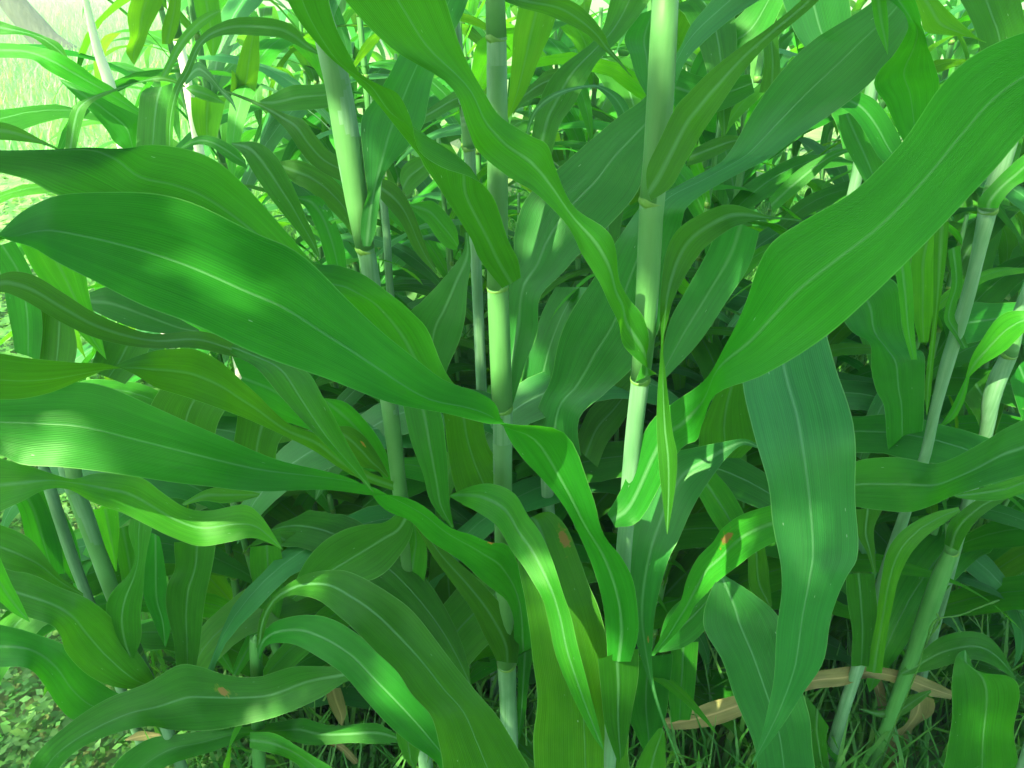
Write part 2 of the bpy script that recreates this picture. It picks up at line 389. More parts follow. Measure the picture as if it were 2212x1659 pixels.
plant('F', .98, [(2058,1185,28),(2030,1250,36),(1995,1350,36),(1970,1420,30)],
      'short sorghum plant at the lower right above the dry leaves, sunlit only at its collar', (1190,), smat='sheath')
PL['G'] = PL['A']
plant('H', 1.1, [(2195,700,30),(2182,760,32),(2155,820,36),(2140,870,34),(2128,945,26)],
      'sorghum plant at the right edge, short thick pale stalk under a bright leaf', (765,))
PL['I'] = PL['C']
plant('J', 1.15, [(1000,200,24),(1006,250,25),(1012,300,26),(1018,400,25),(1025,500,24)],
      'sorghum plant with a thin stalk just left of the whitish middle stalk', (320,), top=.5)
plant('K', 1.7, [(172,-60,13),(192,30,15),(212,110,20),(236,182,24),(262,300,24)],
      'sorghum plant at the top left with a white sunlit bare stalk against the bright field', (), smat='sunlit_bloom', top=.3)
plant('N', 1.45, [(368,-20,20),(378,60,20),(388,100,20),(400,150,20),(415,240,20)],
      'sorghum plant at the top left with a short white sunlit stalk below a pale collar', (84,), smat='sunlit_bloom', top=.4)
plant('O', 1.35, [(1875,230,24),(1862,300,24),(1853,370,24),(1838,440,24)],
      'sorghum plant glimpsed as a bright pale stalk between dark leaves at the upper right', (), top=.5)
plant('S', .80, [(1785,590,28),(1775,650,28),(1755,800,28),(1735,1100,27),(1722,1400,26)],
      'sorghum plant with the wide leaf hanging straight down right of centre')
plant('T', 1.05, [(1180,1010,26),(1190,1200,26),(1200,1400,26)],
      'sorghum plant behind the middle pair, its long dark leaf crossing up to the top right')
plant('V', 1.3, [(812,300,16),(833,480,17),(838,560,17),(842,620,17)],
      'sorghum plant behind the left-leaning stalk, with the leaf that insects have holed')
plant('X', .86, [(552,1390,26),(556,1500,26),(560,1650,28)],
      'sorghum plant at the bottom left of centre with two leaves arching over to the right', (), spike=.02, smat='sheath')
plant('Lf', .72, [(-150,500,40),(-175,900,38),(-200,1300,36)],
      'sorghum plant standing past the left edge, its leaves reaching into the lower left', ())
plant('Rt', .72, [(2420,500,40),(2380,900,38),(2330,1300,36)],
      'sorghum plant standing past the right edge, one leaf reaching in', ())

# --- plant B
leaf('B', [.655,.67,.66,.63,.60,.58,.57,.56,.55], [1312,1110,1345,1050,1396,925,1450,873,1529,816,1569,740,1612,650,1660,533,1740,474,1849,410,1946,310,2026,193,2100,122,2212,70,2420,10],
     [1330,1140,1385,1120,1464,978,1506,950,1519,913,1546,850,1650,810,1776,733,1876,646,1972,553,2072,447,2150,365,2230,275,2350,190,2500,120])
leaf('B', [.645,.645,.64,.62,.61,.60,.59,.58,.58,.60],
     [1312,1425,1308,1360,1303,1303,1270,1200,1228,1108,1165,1030,1100,950,1082,912,1068,868,1026,840,946,816,846,733,740,636,640,545,553,500,433,447,333,420,233,412,133,420,67,450,0,503,-60,560],
     [1362,1430,1380,1360,1370,1270,1345,1205,1300,1150,1278,1060,1220,940,1110,914,1060,912,1000,903,900,885,800,853,700,818,600,780,500,740,400,696,310,658,230,620,133,573,70,535,0,505,-60,450], s=[1.2,1.2,1.2,1.5,1.8,1.8,1.8,1.8])
leaf('B', [.66,.64,.62,.60,.58,.55,.52], [1419,806,1383,783,1345,745,1336,700,1316,655,1296,610,1256,547,1223,487,1156,417,1106,387,1036,330,1010,277,970,187,853,110,770,30,700,-60],
     [1372,825,1400,745,1390,685,1360,645,1338,600,1330,540,1309,497,1240,447,1203,367,1183,313,1146,293,1080,253,1046,200,996,100,963,0,930,-80], M={2:(1352,700),3:(1342,660)})
leaf('B', [.64,.64,.62,.60], [1396,400,1398,360,1426,300,1459,233,1489,200,1539,150,1606,97,1659,60,1740,-10,1800,-90],
     [1406,434,1449,405,1476,360,1506,307,1525,275,1555,230,1605,155,1665,90,1760,10,1830,-70])
# --- plant A
leaf('A', [.83,.80,.76,.74,.72,.70,.68,.68], [1085,905,1040,880,970,816,925,715,890,675,850,640,790,595,730,574,676,568,620,500,553,425,480,357,420,327,345,313,285,320,200,350,110,363,0,362,-60,360],
     [1090,915,1020,900,900,850,820,745,770,680,740,650,710,640,690,640,640,600,560,560,480,520,400,490,330,470,260,450,180,435,115,418,60,388,0,372,-60,365], M={14:(250,345),15:(190,322),16:(100,320),17:(0,321),18:(-60,321)})
leaf('A', [.82,.78,.74,.70,.66,.62], [1085,622,1035,560,1013,510,953,410,916,363,900,330,853,267,806,213,753,163,713,127,686,93,646,40,610,-20,570,-90],
     [1125,600,1118,560,1100,520,1066,430,1020,385,953,357,903,323,886,260,860,203,826,183,780,157,753,117,720,50,700,-50], M={4:(1000,350),5:(945,300),6:(892,268)})
leaf('A', [.88,.90,.92,.92,.92], [1085,880,1075,800,1080,700,1098,600,1109,553,1113,500,1139,427,1206,363,1266,310,1339,250,1399,205,1462,115,1490,55,1536,0,1580,-60],
     [1110,870,1136,783,1160,720,1166,643,1216,590,1249,553,1309,493,1373,420,1396,363,1410,330,1430,280,1470,150,1515,95,1590,35,1660,-10], mat='blue')
leaf('A', [.90,.90,.92], [1003,500,1000,545,956,603,913,650,885,680,890,760,920,850,960,900], [1012,505,1017,560,1010,620,1006,680,990,740,966,800,960,850,965,905], mat='blue')
leaf('A', [.86,.9,.92,.92], [1050,-30,1150,-10,1229,0,1273,30,1306,73,1316,100,1339,130,1366,167], [1080,0,1126,17,1173,30,1216,47,1266,73,1306,110,1336,137,1366,168])
leaf('A', [.82,.74,.68,.62,.60], [975,1068,1020,1050,1063,1045,1110,1065,1140,1112,1170,1155,1195,1215,1215,1275,1235,1335,1249,1400,1273,1490,1293,1566,1305,1621],
     [970,1072,1000,1090,1030,1106,1073,1136,1106,1190,1128,1220,1150,1255,1173,1296,1186,1350,1200,1415,1235,1500,1275,1580,1303,1621], mat='pale')
leaf('A', [.82,.76,.70,.66,.65], [1165,1108,1193,1108,1223,1140,1250,1200,1275,1265,1293,1313,1313,1400,1336,1500,1353,1573,1363,1665,1370,1740],
     [1130,1130,1125,1150,1118,1180,1122,1230,1130,1280,1137,1330,1150,1400,1157,1480,1156,1560,1152,1665,1150,1740], spot=(1213,1158,.008), label='drooping leaf with a torn brown blotch on its edge', mat='pale')
leaf('A', [.84,.80,.78], [860,830,870,878,886,946,913,1020,930,1085,975,1140], [930,840,955,903,965,970,968,1053,973,1100,981,1140])
leaf('A', [.92,.93,.93], [1040,880,1050,950,1072,990,1095,1015,1098,1055,1095,1100], [955,880,962,930,972,1000,985,1060,1010,1090,1060,1110])
# --- plant C
leaf('C', [.90,.92,.95,1.0], [784,532,779,500,783,455,794,415,788,370,781,300,783,253,806,217,835,170,863,117,900,60,940,-20],
     [800,532,811,500,820,427,826,385,853,347,886,313,914,270,922,230,936,167,970,90,1000,30,1020,-30], mat='blue')
leaf('C', [.90,.84,.76,.72,.68,.62,.60,.60], [850,1040,800,1020,740,985,690,940,620,913,553,850,520,820,480,783,427,756,383,753,333,758,285,775,227,800,167,823,110,845,50,858,0,861,-80,862],
     [850,1060,790,1040,735,1012,680,975,616,943,553,913,517,898,483,886,417,863,375,850,333,836,285,805,230,783,170,780,110,777,50,773,0,766,-80,760])
leaf('C', [.78,.68,.62,.60], [440,738,500,742,580,765,663,803,703,863,753,963,786,1020,808,1064], [430,745,480,752,520,775,560,800,610,863,663,920,753,1010,806,1064])
leaf('C', [.90,.92,.93], [700,860,745,868,786,905,820,950,845,1000,865,1035,870,1050], [700,868,720,910,745,935,765,955,795,990,820,1020,840,1050])
leaf('C', [.88,.90,.91], [729,920,760,923,790,945,815,980,833,1013,840,1030], [735,950,745,970,765,995,785,1010,810,1015,835,1032], spot=(787,957,.004), label='dark leaf with a small orange spot')
# --- left plants
leaf('Lf', [.74,.74,.74,.72], [-60,620,0,593,33,586,77,596,133,630,200,673,267,703,333,721,440,716,520,745,600,770], [-60,640,0,631,40,643,80,665,133,697,200,728,280,748,353,753,420,752,500,770,600,790])
leaf('Lf', [.86,.86], [193,632,235,620,300,640,390,690,430,712], [200,670,240,690,300,712,370,722,430,722], mat='blue')
leaf('Lf', [.95,.95], [150,500,180,560,193,640,217,720,230,777], [40,520,77,590,130,650,167,715,230,777], mat='pale')
leaf('Lf', [.66,.67,.68], [-80,960,0,990,60,1005,120,1025,160,1036,213,1023,300,1030,350,1063,400,1095,450,1103,527,1090,560,1110,586,1146,611,1188],
     [-80,1150,0,1106,50,1083,100,1060,150,1060,200,1085,260,1106,320,1135,370,1160,430,1180,490,1172,540,1162,575,1170,611,1188], mat='pale')
leaf('Lf', [.66,.66], [-10,1180,20,1250,45,1300,65,1343], [-20,1290,0,1300,30,1325,64,1344], mat='pale')
# --- plant G
leaf('G', [.84,.78,.72,.66,.64,.63,.62,.62,.62], [1150,1400,1135,1290,1106,1190,1053,1166,993,1150,933,1106,860,1073,800,1066,720,1061,553,1060,400,1045,267,1026,143,1010,50,1003,0,983,-80,950],
     [1110,1420,1106,1320,1073,1280,1020,1235,936,1170,886,1130,830,1095,780,1045,686,1016,553,975,393,906,320,873,233,835,150,825,0,840,-80,850], spot=(1062,1168,.006), label='long leaf with an orange-brown spot near its bend')
leaf('G', [.83,.83,.84], [1073,1428,1063,1406,1046,1373,1020,1319,980,1263,936,1203,900,1143,880,1115], [1117,1432,1120,1380,1100,1330,1060,1280,1020,1240,970,1195,930,1150,900,1110])
# --- plant I
leaf('I', [.80,.80,.77,.75], [860,1430,756,1440,640,1440,553,1463,483,1456,433,1440,383,1438,317,1476,233,1510,143,1566,93,1612,63,1659,40,1720],
     [860,1450,753,1471,696,1506,620,1540,553,1560,480,1575,433,1579,367,1576,323,1569,250,1583,173,1619,127,1659,90,1720], spot=(475,1497,.007), label='dark lower leaf with a long tan blotch')
leaf('I', [.86,.86,.84,.82], [875,1600,836,1573,803,1561,730,1568,693,1563,653,1551,603,1560,500,1572,400,1585,330,1592,283,1619,243,1659,210,1710],
     [878,1603,843,1605,800,1606,753,1605,686,1610,640,1603,600,1592,553,1585,483,1613,427,1633,380,1648,345,1665,320,1710])
leaf('I', [.84,.86,.88], [860,1108,830,1128,786,1133,740,1146,696,1172,663,1210,640,1253,620,1290], [895,1125,886,1163,863,1200,836,1233,806,1251,760,1262,700,1275,640,1300])
leaf('I', [.95,.96], [930,1200,925,1260,935,1330,970,1420,985,1440], [1000,1250,1010,1300,1018,1350,1000,1400,985,1442])
leaf('I', [.91,.90], [865,1215,868,1190,880,1160,890,1130], [917,1258,922,1220,920,1180,900,1135], mat='pale')
# --- plant X
leaf('X', [.85,.76,.66,.60,.58], [553,1400,560,1340,583,1296,620,1263,670,1238,736,1232,786,1249,853,1289,903,1333,970,1423,1020,1483,1070,1539,1106,1596,1145,1665,1180,1740],
     [565,1405,575,1350,595,1305,625,1287,655,1287,690,1298,725,1325,765,1360,813,1409,860,1453,890,1498,930,1546,946,1606,957,1665,965,1740])
leaf('X', [.855,.80,.72,.68], [552,1420,560,1385,575,1360,603,1339,663,1328,720,1339,780,1375,840,1430,900,1490,950,1560,990,1650,1010,1720],
     [562,1425,568,1405,580,1393,603,1389,640,1394,690,1420,740,1455,786,1509,836,1563,886,1606,945,1650,980,1720])
leaf('X', [.80,.78], [540,1582,590,1583,640,1610,680,1635,720,1660,750,1690], [540,1615,575,1625,607,1632,640,1650,665,1675,690,1700], mat='pale')
# --- plant D
leaf('D', [.84,.82,.80,.82], [277,1426,247,1392,230,1345,230,1306,247,1273,277,1240,290,1200,280,1150,283,1119], [290,1420,302,1390,305,1355,306,1325,307,1290,310,1250,317,1206,328,1143,335,1100])
leaf('D', [.80,.80,.84], [-20,1215,27,1233,67,1240,133,1270,183,1290,227,1320,270,1370,320,1440,340,1480], [-20,1310,20,1320,67,1336,110,1350,130,1373,143,1410,183,1453,250,1485,330,1492])
leaf('D', [.84,.84,.86], [-40,1345,0,1349,67,1366,140,1395,185,1450,240,1490,290,1510], [-40,1440,0,1441,60,1443,93,1476,125,1525,160,1555,230,1560])
leaf('D', [.86,.86], [-60,1120,0,1133,60,1160,93,1196,127,1240,180,1282], [-60,1180,0,1225,30,1235,80,1245,130,1270,180,1290])
leaf('D', [.92,.93], [325,1150,312,1220,310,1290,330,1340,355,1395], [345,1160,357,1220,362,1300,370,1350,358,1398])
leaf('D', [.90,.88], [378,1170,378,1225,360,1265,360,1310,372,1370,380,1440], [466,1175,455,1230,445,1290,437,1350,430,1400,425,1440])
leaf('D', [.90,.9], [200,1100,215,1150,235,1200,250,1235], [255,1100,258,1140,255,1180,252,1235], mat='pale')
leaf('D2', [1.0,1.0], [40,1040,55,1090,90,1160,130,1220,160,1260], [100,1040,130,1090,160,1150,175,1210,172,1262])
# --- plant S
leaf('S', [.78,.72,.70,.71,.68,.64,.62,.62], [1790,500,1730,474,1659,466,1589,443,1539,450,1470,490,1440,540,1428,620,1426,680,1429,745,1421,850,1418,920,1422,1000,1430,1070,1440,1152],
     [1790,510,1730,480,1659,474,1610,482,1573,497,1523,535,1490,580,1458,640,1444,690,1432,745,1438,820,1452,930,1463,985,1458,1060,1442,1155])
leaf('S', [.76,.66,.62,.60,.60], [1600,740,1603,833,1626,913,1645,1000,1665,1090,1682,1190,1686,1256,1682,1340,1672,1446,1659,1533,1645,1590,1622,1652],
     [1780,720,1806,785,1830,865,1845,960,1852,1080,1849,1196,1826,1250,1795,1345,1772,1440,1725,1515,1675,1587,1626,1652], mat='blue', label='wide blue-green leaf hanging straight down')
leaf('S', [.80,.76,.72,.70,.68], [1640,962,1610,948,1570,953,1510,965,1440,985,1400,1045,1379,1106,1363,1172,1356,1256,1359,1323,1372,1380,1388,1430,1405,1480,1427,1550,1468,1653],
     [1643,970,1605,962,1576,982,1545,1020,1515,1065,1490,1110,1466,1166,1446,1206,1423,1280,1413,1340,1410,1385,1408,1425,1413,1478,1433,1548,1471,1655], spot=(1400,1386,.004), mat='blue', label='hanging leaf with a brown patch and a threadlike tip')
leaf('S', [.78,.76,.74,.72,.70], [1555,1245,1536,1272,1523,1323,1526,1366,1556,1423,1579,1483,1606,1549,1626,1606,1640,1670,1650,1740],
     [1560,1240,1610,1270,1665,1312,1690,1350,1710,1410,1725,1460,1738,1515,1752,1572,1763,1670,1770,1740], mat='blue')
leaf('S', [.76,.78,.78], [1720,1080,1659,1093,1599,1113,1559,1143,1539,1172,1506,1206,1483,1253,1471,1298,1450,1330,1425,1380,1405,1415],
     [1730,1150,1675,1170,1630,1195,1600,1218,1572,1239,1548,1258,1530,1278,1500,1310,1485,1340,1455,1375,1412,1418], spot=(1570,1157,.009), mat='pale', label='yellow-green leaf with a dead brown patch on its edge')
leaf('S', [.86,.88,.88], [1560,470,1530,540,1475,640,1445,700,1425,790], [1640,500,1619,573,1573,646,1510,740,1439,816], mat='blue')
leaf('S', [.88,.88], [1560,820,1530,890,1512,930,1508,965,1500,990], [1610,830,1615,870,1625,920,1630,955,1600,990])
leaf('S', [.96,.97], [1509,1070,1530,1110,1550,1140,1570,1170,1590,1200], [1545,1020,1580,1060,1606,1106,1620,1140,1630,1180], mat='pale')
leaf('S', [.92,.94], [1620,1130,1616,1200,1620,1270,1660,1310], [1640,1130,1655,1200,1662,1250,1668,1312], mat='pale')
leaf('T', [1.02,1.0,.98,.98,.96,.94], [1139,930,1173,860,1189,820,1206,740,1239,666,1290,590,1340,510,1393,433,1456,407,1539,363,1573,330,1626,240,1692,150,1752,90,1792,63,1872,13,1930,-40],
     [1255,985,1253,900,1306,850,1363,798,1420,720,1440,600,1470,487,1488,443,1579,387,1659,340,1692,317,1759,273,1832,220,1892,167,1942,103,1969,57,2000,0], mat='blue')
leaf('T', [1.05,1.1], [1240,960,1270,890,1310,850,1350,810,1380,790], [1290,1010,1310,960,1340,920,1365,880,1390,850])
leaf('T', [1.1,1.12], [1206,1010,1205,900,1215,800,1245,700,1290,620], [1110,960,1120,860,1140,760,1170,680,1200,620], mat='blue')
# --- right plants
leaf('Rt', [.70,.68,.70,.72], [2320,860,2212,906,2176,923,2126,953,2052,990,2009,1000,1959,990,1909,988,1849,996,1790,1030,1750,1070],
     [2320,1000,2212,1026,2160,1040,2110,1053,2059,1070,2025,1088,1985,1102,1949,1106,1870,1098,1800,1085,1752,1075])
leaf('Rt', [.84,.82], [2060,1070,2126,1052,2180,1035,2212,1022,2300,990], [2066,1074,2100,1080,2160,1080,2212,1065,2300,1040], mat='pale')
leaf('F', [.92,.86,.84], [2084,1404,2066,1418,2057,1466,2056,1523,2052,1590,2035,1670,2020,1740], [2087,1405,2112,1450,2180,1462,2202,1500,2190,1590,2205,1670,2215,1740])
leaf('F', [.97,.96,.96], [1945,1450,1979,1420,2026,1379,2076,1364,2126,1370,2160,1400,2190,1456], [1950,1460,1990,1452,2026,1443,2075,1430,2110,1425,2150,1440,2195,1470])
leaf('F', [.97,.96,.96], [2040,1175,2050,1130,2075,1105,2110,1080,2160,1060], [2070,1190,2085,1160,2110,1125,2140,1100,2180,1075])
leaf('F', [.92,.92,.93], [1870,1450,1885,1370,1897,1300,1905,1245,1917,1190,1950,1145,2010,1110,2070,1095], [1905,1455,1915,1380,1928,1310,1940,1255,1965,1200,2000,1160,2040,1130,2075,1105], mat='pale')
leaf('F', [.92,.92], [1825,1240,1832,1300,1840,1370,1840,1440], [1890,1240,1894,1300,1892,1370,1885,1440])
leaf('F', [1.0,.98,.98,1.0], [1424,1556,1473,1539,1523,1522,1590,1500,1680,1470,1769,1449,1826,1442,1892,1441,1959,1452,2009,1469,2056,1492],
     [1426,1570,1473,1577,1523,1572,1600,1546,1680,1510,1756,1489,1815,1484,1870,1466,1930,1475,2000,1500,2056,1512], mat='dry', wave=5, label='dead tan leaf lying across the lower right')
leaf('F', [1.0,1.0], [1970,1505,1955,1545,1930,1590,1880,1660,1850,1700], [2012,1505,2010,1550,1975,1590,1930,1650,1910,1700], mat='dry', wave=5, label='crumpled brown dead leaf hanging at the bottom')
leaf('F', [1.05,1.05], [1880,1420,1885,1470,1895,1530,1900,1580], [1892,1420,1903,1470,1918,1530,1912,1580], mat='dry', wave=5)
leaf('F', [.98,.98], [1855,1530,1900,1535,1940,1520,1975,1500,2010,1490], [1857,1533,1905,1550,1950,1545,1985,1520,2012,1495])
leaf('E', [.95,.92], [1740,1500,1742,1560,1752,1620,1765,1680], [1790,1570,1785,1600,1790,1640,1795,1690])
leaf('H', [1.08,1.05,1.02], [2086,813,2099,770,2126,726,2152,690,2179,673,2212,671,2280,670], [2090,818,2120,790,2150,772,2175,755,2195,735,2225,710,2285,700], mat='pale')
leaf('H', [1.08,1.1], [2086,816,2070,850,2050,890,2030,920], [2095,812,2085,860,2065,900,2032,925], mat='pale')
leaf('E', [.96,.96,.94], [2112,448,2115,430,2140,400,2180,360,2230,320,2300,280], [2156,450,2166,432,2190,405,2215,390,2245,365,2310,330])
leaf('E', [1.08,1.05,1.05], [1800,640,1826,696,1846,723,1876,745,1882,800,1896,846,1911,880,1914,953,1926,1010], [1900,590,1939,620,1946,703,1965,745,1999,766,1997,836,1994,880,1992,940,1985,1010])
leaf('E', [.92,.92], [1933,570,1942,650,1950,710,1968,777], [1965,560,1973,640,1976,710,1981,777], mat='pale')
leaf('E', [.90,.90], [2020,470,2016,560,2016,640,2014,700,1998,830,2001,895], [2050,480,2044,560,2036,620,2024,700,2012,840,2003,897])
leaf('E', [1.15,1.15], [1995,450,1969,560,1969,620,1972,680,1985,740], [2040,460,2020,560,2018,620,2014,680,2005,740], mat='pale')
leaf('E', [.97,.97], [2046,540,2056,610,2042,665,2040,695,2060,725,2080,755], [2075,530,2080,610,2068,650,2062,685,2080,720,2092,750])
leaf('E', [.72,.76,.92,1.0,1.02], [1880,-30,1942,20,1962,60,1935,110,1889,177,1912,223,1936,273,1965,330], [1965,-30,1986,33,1999,83,2010,115,2022,150,2029,190,2020,250,2000,310])
leaf('E', [.72,.74], [1878,-30,1890,50,1905,90,1917,118], [1912,-30,1918,30,1919,70,1918,118])
leaf('E', [.80,.84,.88], [2000,-40,2026,0,2059,33,2089,60,2109,80,2131,91], [1960,-20,1985,25,2000,68,2045,76,2089,79,2130,93], mat='pale')
leaf('E', [.95,.95], [2062,-30,2090,30,2105,70,2120,120,2150,170], [2195,-30,2208,30,2218,60,2220,100,2200,150])
leaf('O', [1.1,1.1], [1680,-40,1700,30,1720,80,1752,120,1780,150], [1825,-40,1835,20,1840,60,1850,100,1840,140], mat='blue')
leaf('O', [1.15,1.15], [1810,230,1840,250,1870,290,1900,340,1930,360], [1860,200,1890,215,1920,250,1945,300,1955,340])
leaf('O', [1.2,1.2], [1810,250,1820,300,1850,360,1880,420], [1850,240,1880,280,1900,330,1910,370])
leaf('O', [1.25,1.25], [1660,430,1720,370,1790,330,1860,315], [1670,460,1740,400,1800,345,1860,318])
# --- plants behind, upper middle
leaf('J', [1.05,1.08,1.1], [1144,320,1156,250,1173,200,1206,150,1279,90,1303,57,1319,0,1330,-50], [1190,340,1210,270,1239,227,1266,173,1293,130,1350,75,1404,0,1420,-50])
leaf('J', [1.0,1.0], [1136,287,1146,250,1173,213,1216,193,1266,183,1299,185,1336,203,1359,233,1370,280], [1140,290,1160,245,1185,222,1225,200,1270,190,1290,192,1315,215,1335,250,1343,280], mat='blue')
leaf('J', [1.1,1.1], [1130,-20,1109,70,1106,120,1100,200,1090,270], [1215,-20,1190,70,1173,110,1140,190,1110,240], mat='pale')
leaf('J', [1.15,1.15], [1380,30,1349,80,1362,120,1375,165,1398,210], [1450,10,1440,80,1435,120,1430,160,1420,200], mat='blue')
leaf('J', [1.05,1.08], [886,442,915,435,935,435,960,455,985,490,992,525], [886,446,905,465,925,485,945,515,965,535,985,540])
leaf('J', [1.15,1.15], [925,235,960,210,985,195,1015,185], [910,270,945,255,980,235,1015,225])
leaf('J', [1.12,1.12], [1110,210,1150,180,1190,150,1260,150], [1108,250,1130,225,1180,200,1230,180])
leaf('J', [1.1,1.1], [1500,320,1540,300,1580,292,1620,300], [1480,360,1530,345,1580,320,1618,306])
leaf('J', [1.15,1.15], [1450,130,1500,160,1560,170,1620,160], [1460,250,1520,250,1580,230,1630,200])
leaf('V', [1.15,1.1,1.08], [483,193,553,218,620,247,656,260,680,290,710,325,755,350,800,380], [490,200,563,232,600,262,625,290,655,335,693,370,750,397,800,415])
leaf('V', [1.05,1.0,.98], [500,308,553,307,593,333,620,377,640,417,660,467,680,513,692,560], [500,312,525,335,553,383,586,430,620,473,648,508,670,535,690,560])
leaf('V', [1.08,1.05], [390,318,420,297,445,292,475,300,505,318,530,345], [392,322,430,312,460,320,480,335,505,352,535,365])
leaf('V', [1.02,1.0], [643,424,686,424,712,450,727,485,743,533,752,600], [643,430,665,455,682,490,693,520,702,553,716,600], holes=((702,449,11,6),(718,477,8,7),(697,434,3,2)), nq=22, label='narrow leaf with ragged insect holes')
leaf('V', [1.15,1.12], [600,350,640,345,680,360,720,385,755,430,765,480], [605,365,635,395,665,410,700,440,740,480,760,510])
leaf('V', [1.2,1.2], [560,218,590,203,630,185,680,182,730,178], [566,225,600,240,660,237,710,232,735,225])
leaf('V', [1.12,1.08], [826,385,850,395,870,415,890,450,905,490,925,545,945,590], [822,430,840,450,865,480,880,510,895,540,915,565,943,592])
leaf('V', [1.2,1.2], [862,390,870,360,900,340,930,340], [880,425,900,405,925,380,940,350])
leaf('K', [1.3,1.3,1.35], [-50,95,0,93,50,97,117,110,167,137,207,167,245,190,300,235], [-50,125,0,125,67,128,100,150,140,172,200,200,240,222,300,250], mat='pale')
leaf('K', [1.4,1.4], [-30,35,0,45,60,65,100,80,130,95,148,127], [-30,70,0,75,40,75,72,82,110,110,145,130])
leaf('K', [1.2,1.25], [140,330,150,250,170,222,210,203,297,177,343,163,375,170,400,185], [163,330,180,255,195,225,235,203,297,181,340,176,370,178,400,190])
leaf('K', [1.35,1.35], [130,170,200,195,240,208,297,243,300,290,293,330], [130,175,190,235,230,280,245,305,265,320,285,335])
leaf('K', [1.3,1.3], [290,-20,275,30,280,80,272,110,285,135], [360,-20,345,20,325,60,310,100,290,140], mat='pale')
leaf('K', [.80,.80], [-50,262,0,263,40,275,90,302,130,322], [-50,300,0,302,40,305,90,312,130,326], mat='pale')
leaf('N', [1.3,1.25], [315,190,303,205,300,250,296,290,293,330], [375,180,372,215,362,260,360,300,358,330])
leaf('N', [1.15,1.12,1.1], [700,120,663,90,640,62,610,45,553,36,500,40,450,63,420,97,400,143,373,193,360,250,358,320], [700,123,665,110,635,95,600,80,553,77,500,75,460,83,432,107,410,160,388,200,375,267,373,320])
leaf('N', [1.2,1.15], [400,165,425,134,450,150,475,185,500,210,511,240], [400,185,430,165,455,180,480,205,500,225,510,242], mat='blue')
leaf('N', [1.22,1.2], [400,190,420,183,455,195,485,222], [402,192,425,210,455,220,484,224], mat='pale')
leaf('N', [1.1,1.1], [345,165,362,130,385,85,420,45,450,25,476,21], [362,167,382,130,400,100,430,65,455,45,476,25], mat='pale')
leaf('N', [1.3,1.3], [350,95,350,60,362,20,370,-20], [370,95,385,60,390,20,392,-20], mat='pale')
leaf('N', [1.35,1.35], [415,-20,425,40,440,80,455,120], [470,-20,478,40,480,80,465,120], mat='pale')
leaf('N', [1.4,1.4], [412,210,415,250,425,290,440,310], [490,210,480,250,470,290,465,310], mat='pale')
leaf('N', [1.4,1.4], [500,150,500,200,520,110,540,60], [550,200,560,150,560,110,560,60], mat='pale')

# --- leaves glimpsed between the front ones
leaf('D', [.98,.98], [542,1180,540,1230,550,1290,560,1335], [605,1180,613,1240,612,1300,600,1345], mat='pale')
leaf('X', [1.0,1.0], [435,1360,465,1375,490,1410,505,1450], [440,1378,455,1402,475,1432,500,1455])
leaf('X', [1.0,1.0], [500,1455,520,1400,550,1350,590,1320], [514,1460,542,1420,567,1380,598,1330], mat='pale')
leaf('X', [1.0,1.0], [605,1148,650,1152,680,1180,692,1215], [608,1175,628,1212,655,1232,688,1225])
leaf('C', [.82,.84], [360,815,325,875,320,930,330,1010], [505,860,480,900,465,940,450,1020])
leaf('C', [.84,.84], [515,880,510,930,505,980,520,1030], [620,930,602,960,596,990,600,1040])
leaf('C', [.80,.82,.84], [500,765,570,775,630,830,670,880,705,935], [540,870,590,905,620,912,660,925,700,940])
leaf('Lf', [.74,.74], [392,1088,440,1060,480,1052,520,1055,562,1066], [398,1092,440,1082,480,1087,520,1083,558,1073], mat='pale')
leaf('S', [.84,.85], [1420,1400,1440,1330,1480,1290,1530,1270], [1425,1410,1480,1397,1522,1362,1548,1300])
leaf('S', [.95,.95], [1450,1395,1446,1450,1445,1500,1450,1560], [1508,1385,1506,1440,1500,1500,1490,1555], mat='pale')
leaf('S', [.90,.88], [1370,1430,1352,1480,1355,1540,1380,1600,1400,1640], [1452,1410,1450,1460,1442,1520,1426,1590,1403,1643])
leaf('B', [.65,.65], [1292,1425,1298,1500,1308,1570,1335,1650], [1378,1400,1378,1470,1366,1540,1348,1632])
leaf('F', [.92,.92], [1848,1100,1855,1160,1870,1190,1888,1240], [1908,1100,1888,1140,1890,1190,1894,1240])
leaf('S', [.78,.78], [1365,1675,1390,1620,1420,1577,1431,1573], [1442,1690,1438,1640,1437,1600,1433,1575], mat='pale')
leaf('A', [.92,.9], [1118,1420,1118,1500,1115,1580,1100,1650], [1152,1400,1142,1480,1132,1560,1106,1655])
leaf('H', [1.2,1.2], [2055,660,2100,652,2150,655,2230,650], [2070,745,2110,738,2150,722,2230,690])
leaf('H', [1.15,1.15], [2080,860,2108,900,2120,950,2110,1010], [2142,800,2168,860,2152,930,2122,1012])
leaf('H', [1.15,1.12], [2180,820,2200,880,2215,940,2230,990], [2230,760,2260,830,2270,900,2260,980])
leaf('O', [1.25,1.25], [1480,200,1500,130,1540,80,1600,30,1640,-20], [1520,250,1560,190,1600,130,1650,90,1700,-10])
leaf('O', [1.3,1.3], [1640,200,1650,130,1640,60,1630,-20], [1690,200,1685,130,1680,60,1670,-20])
leaf('D2', [.98,.98], [0,1040,40,1100,60,1180,90,1240], [60,1030,100,1090,130,1170,140,1240])
leaf('D2', [1.0,1.0], [240,1150,255,1210,265,1270,275,1330], [290,1130,300,1200,305,1260,300,1330])
leaf('D2', [1.02,1.0], [-30,540,0,590,20,680,30,760], [30,520,75,600,90,690,85,780])
leaf('D2', [1.0,.98], [90,640,80,700,75,770,70,800], [160,700,165,740,160,780,150,810])
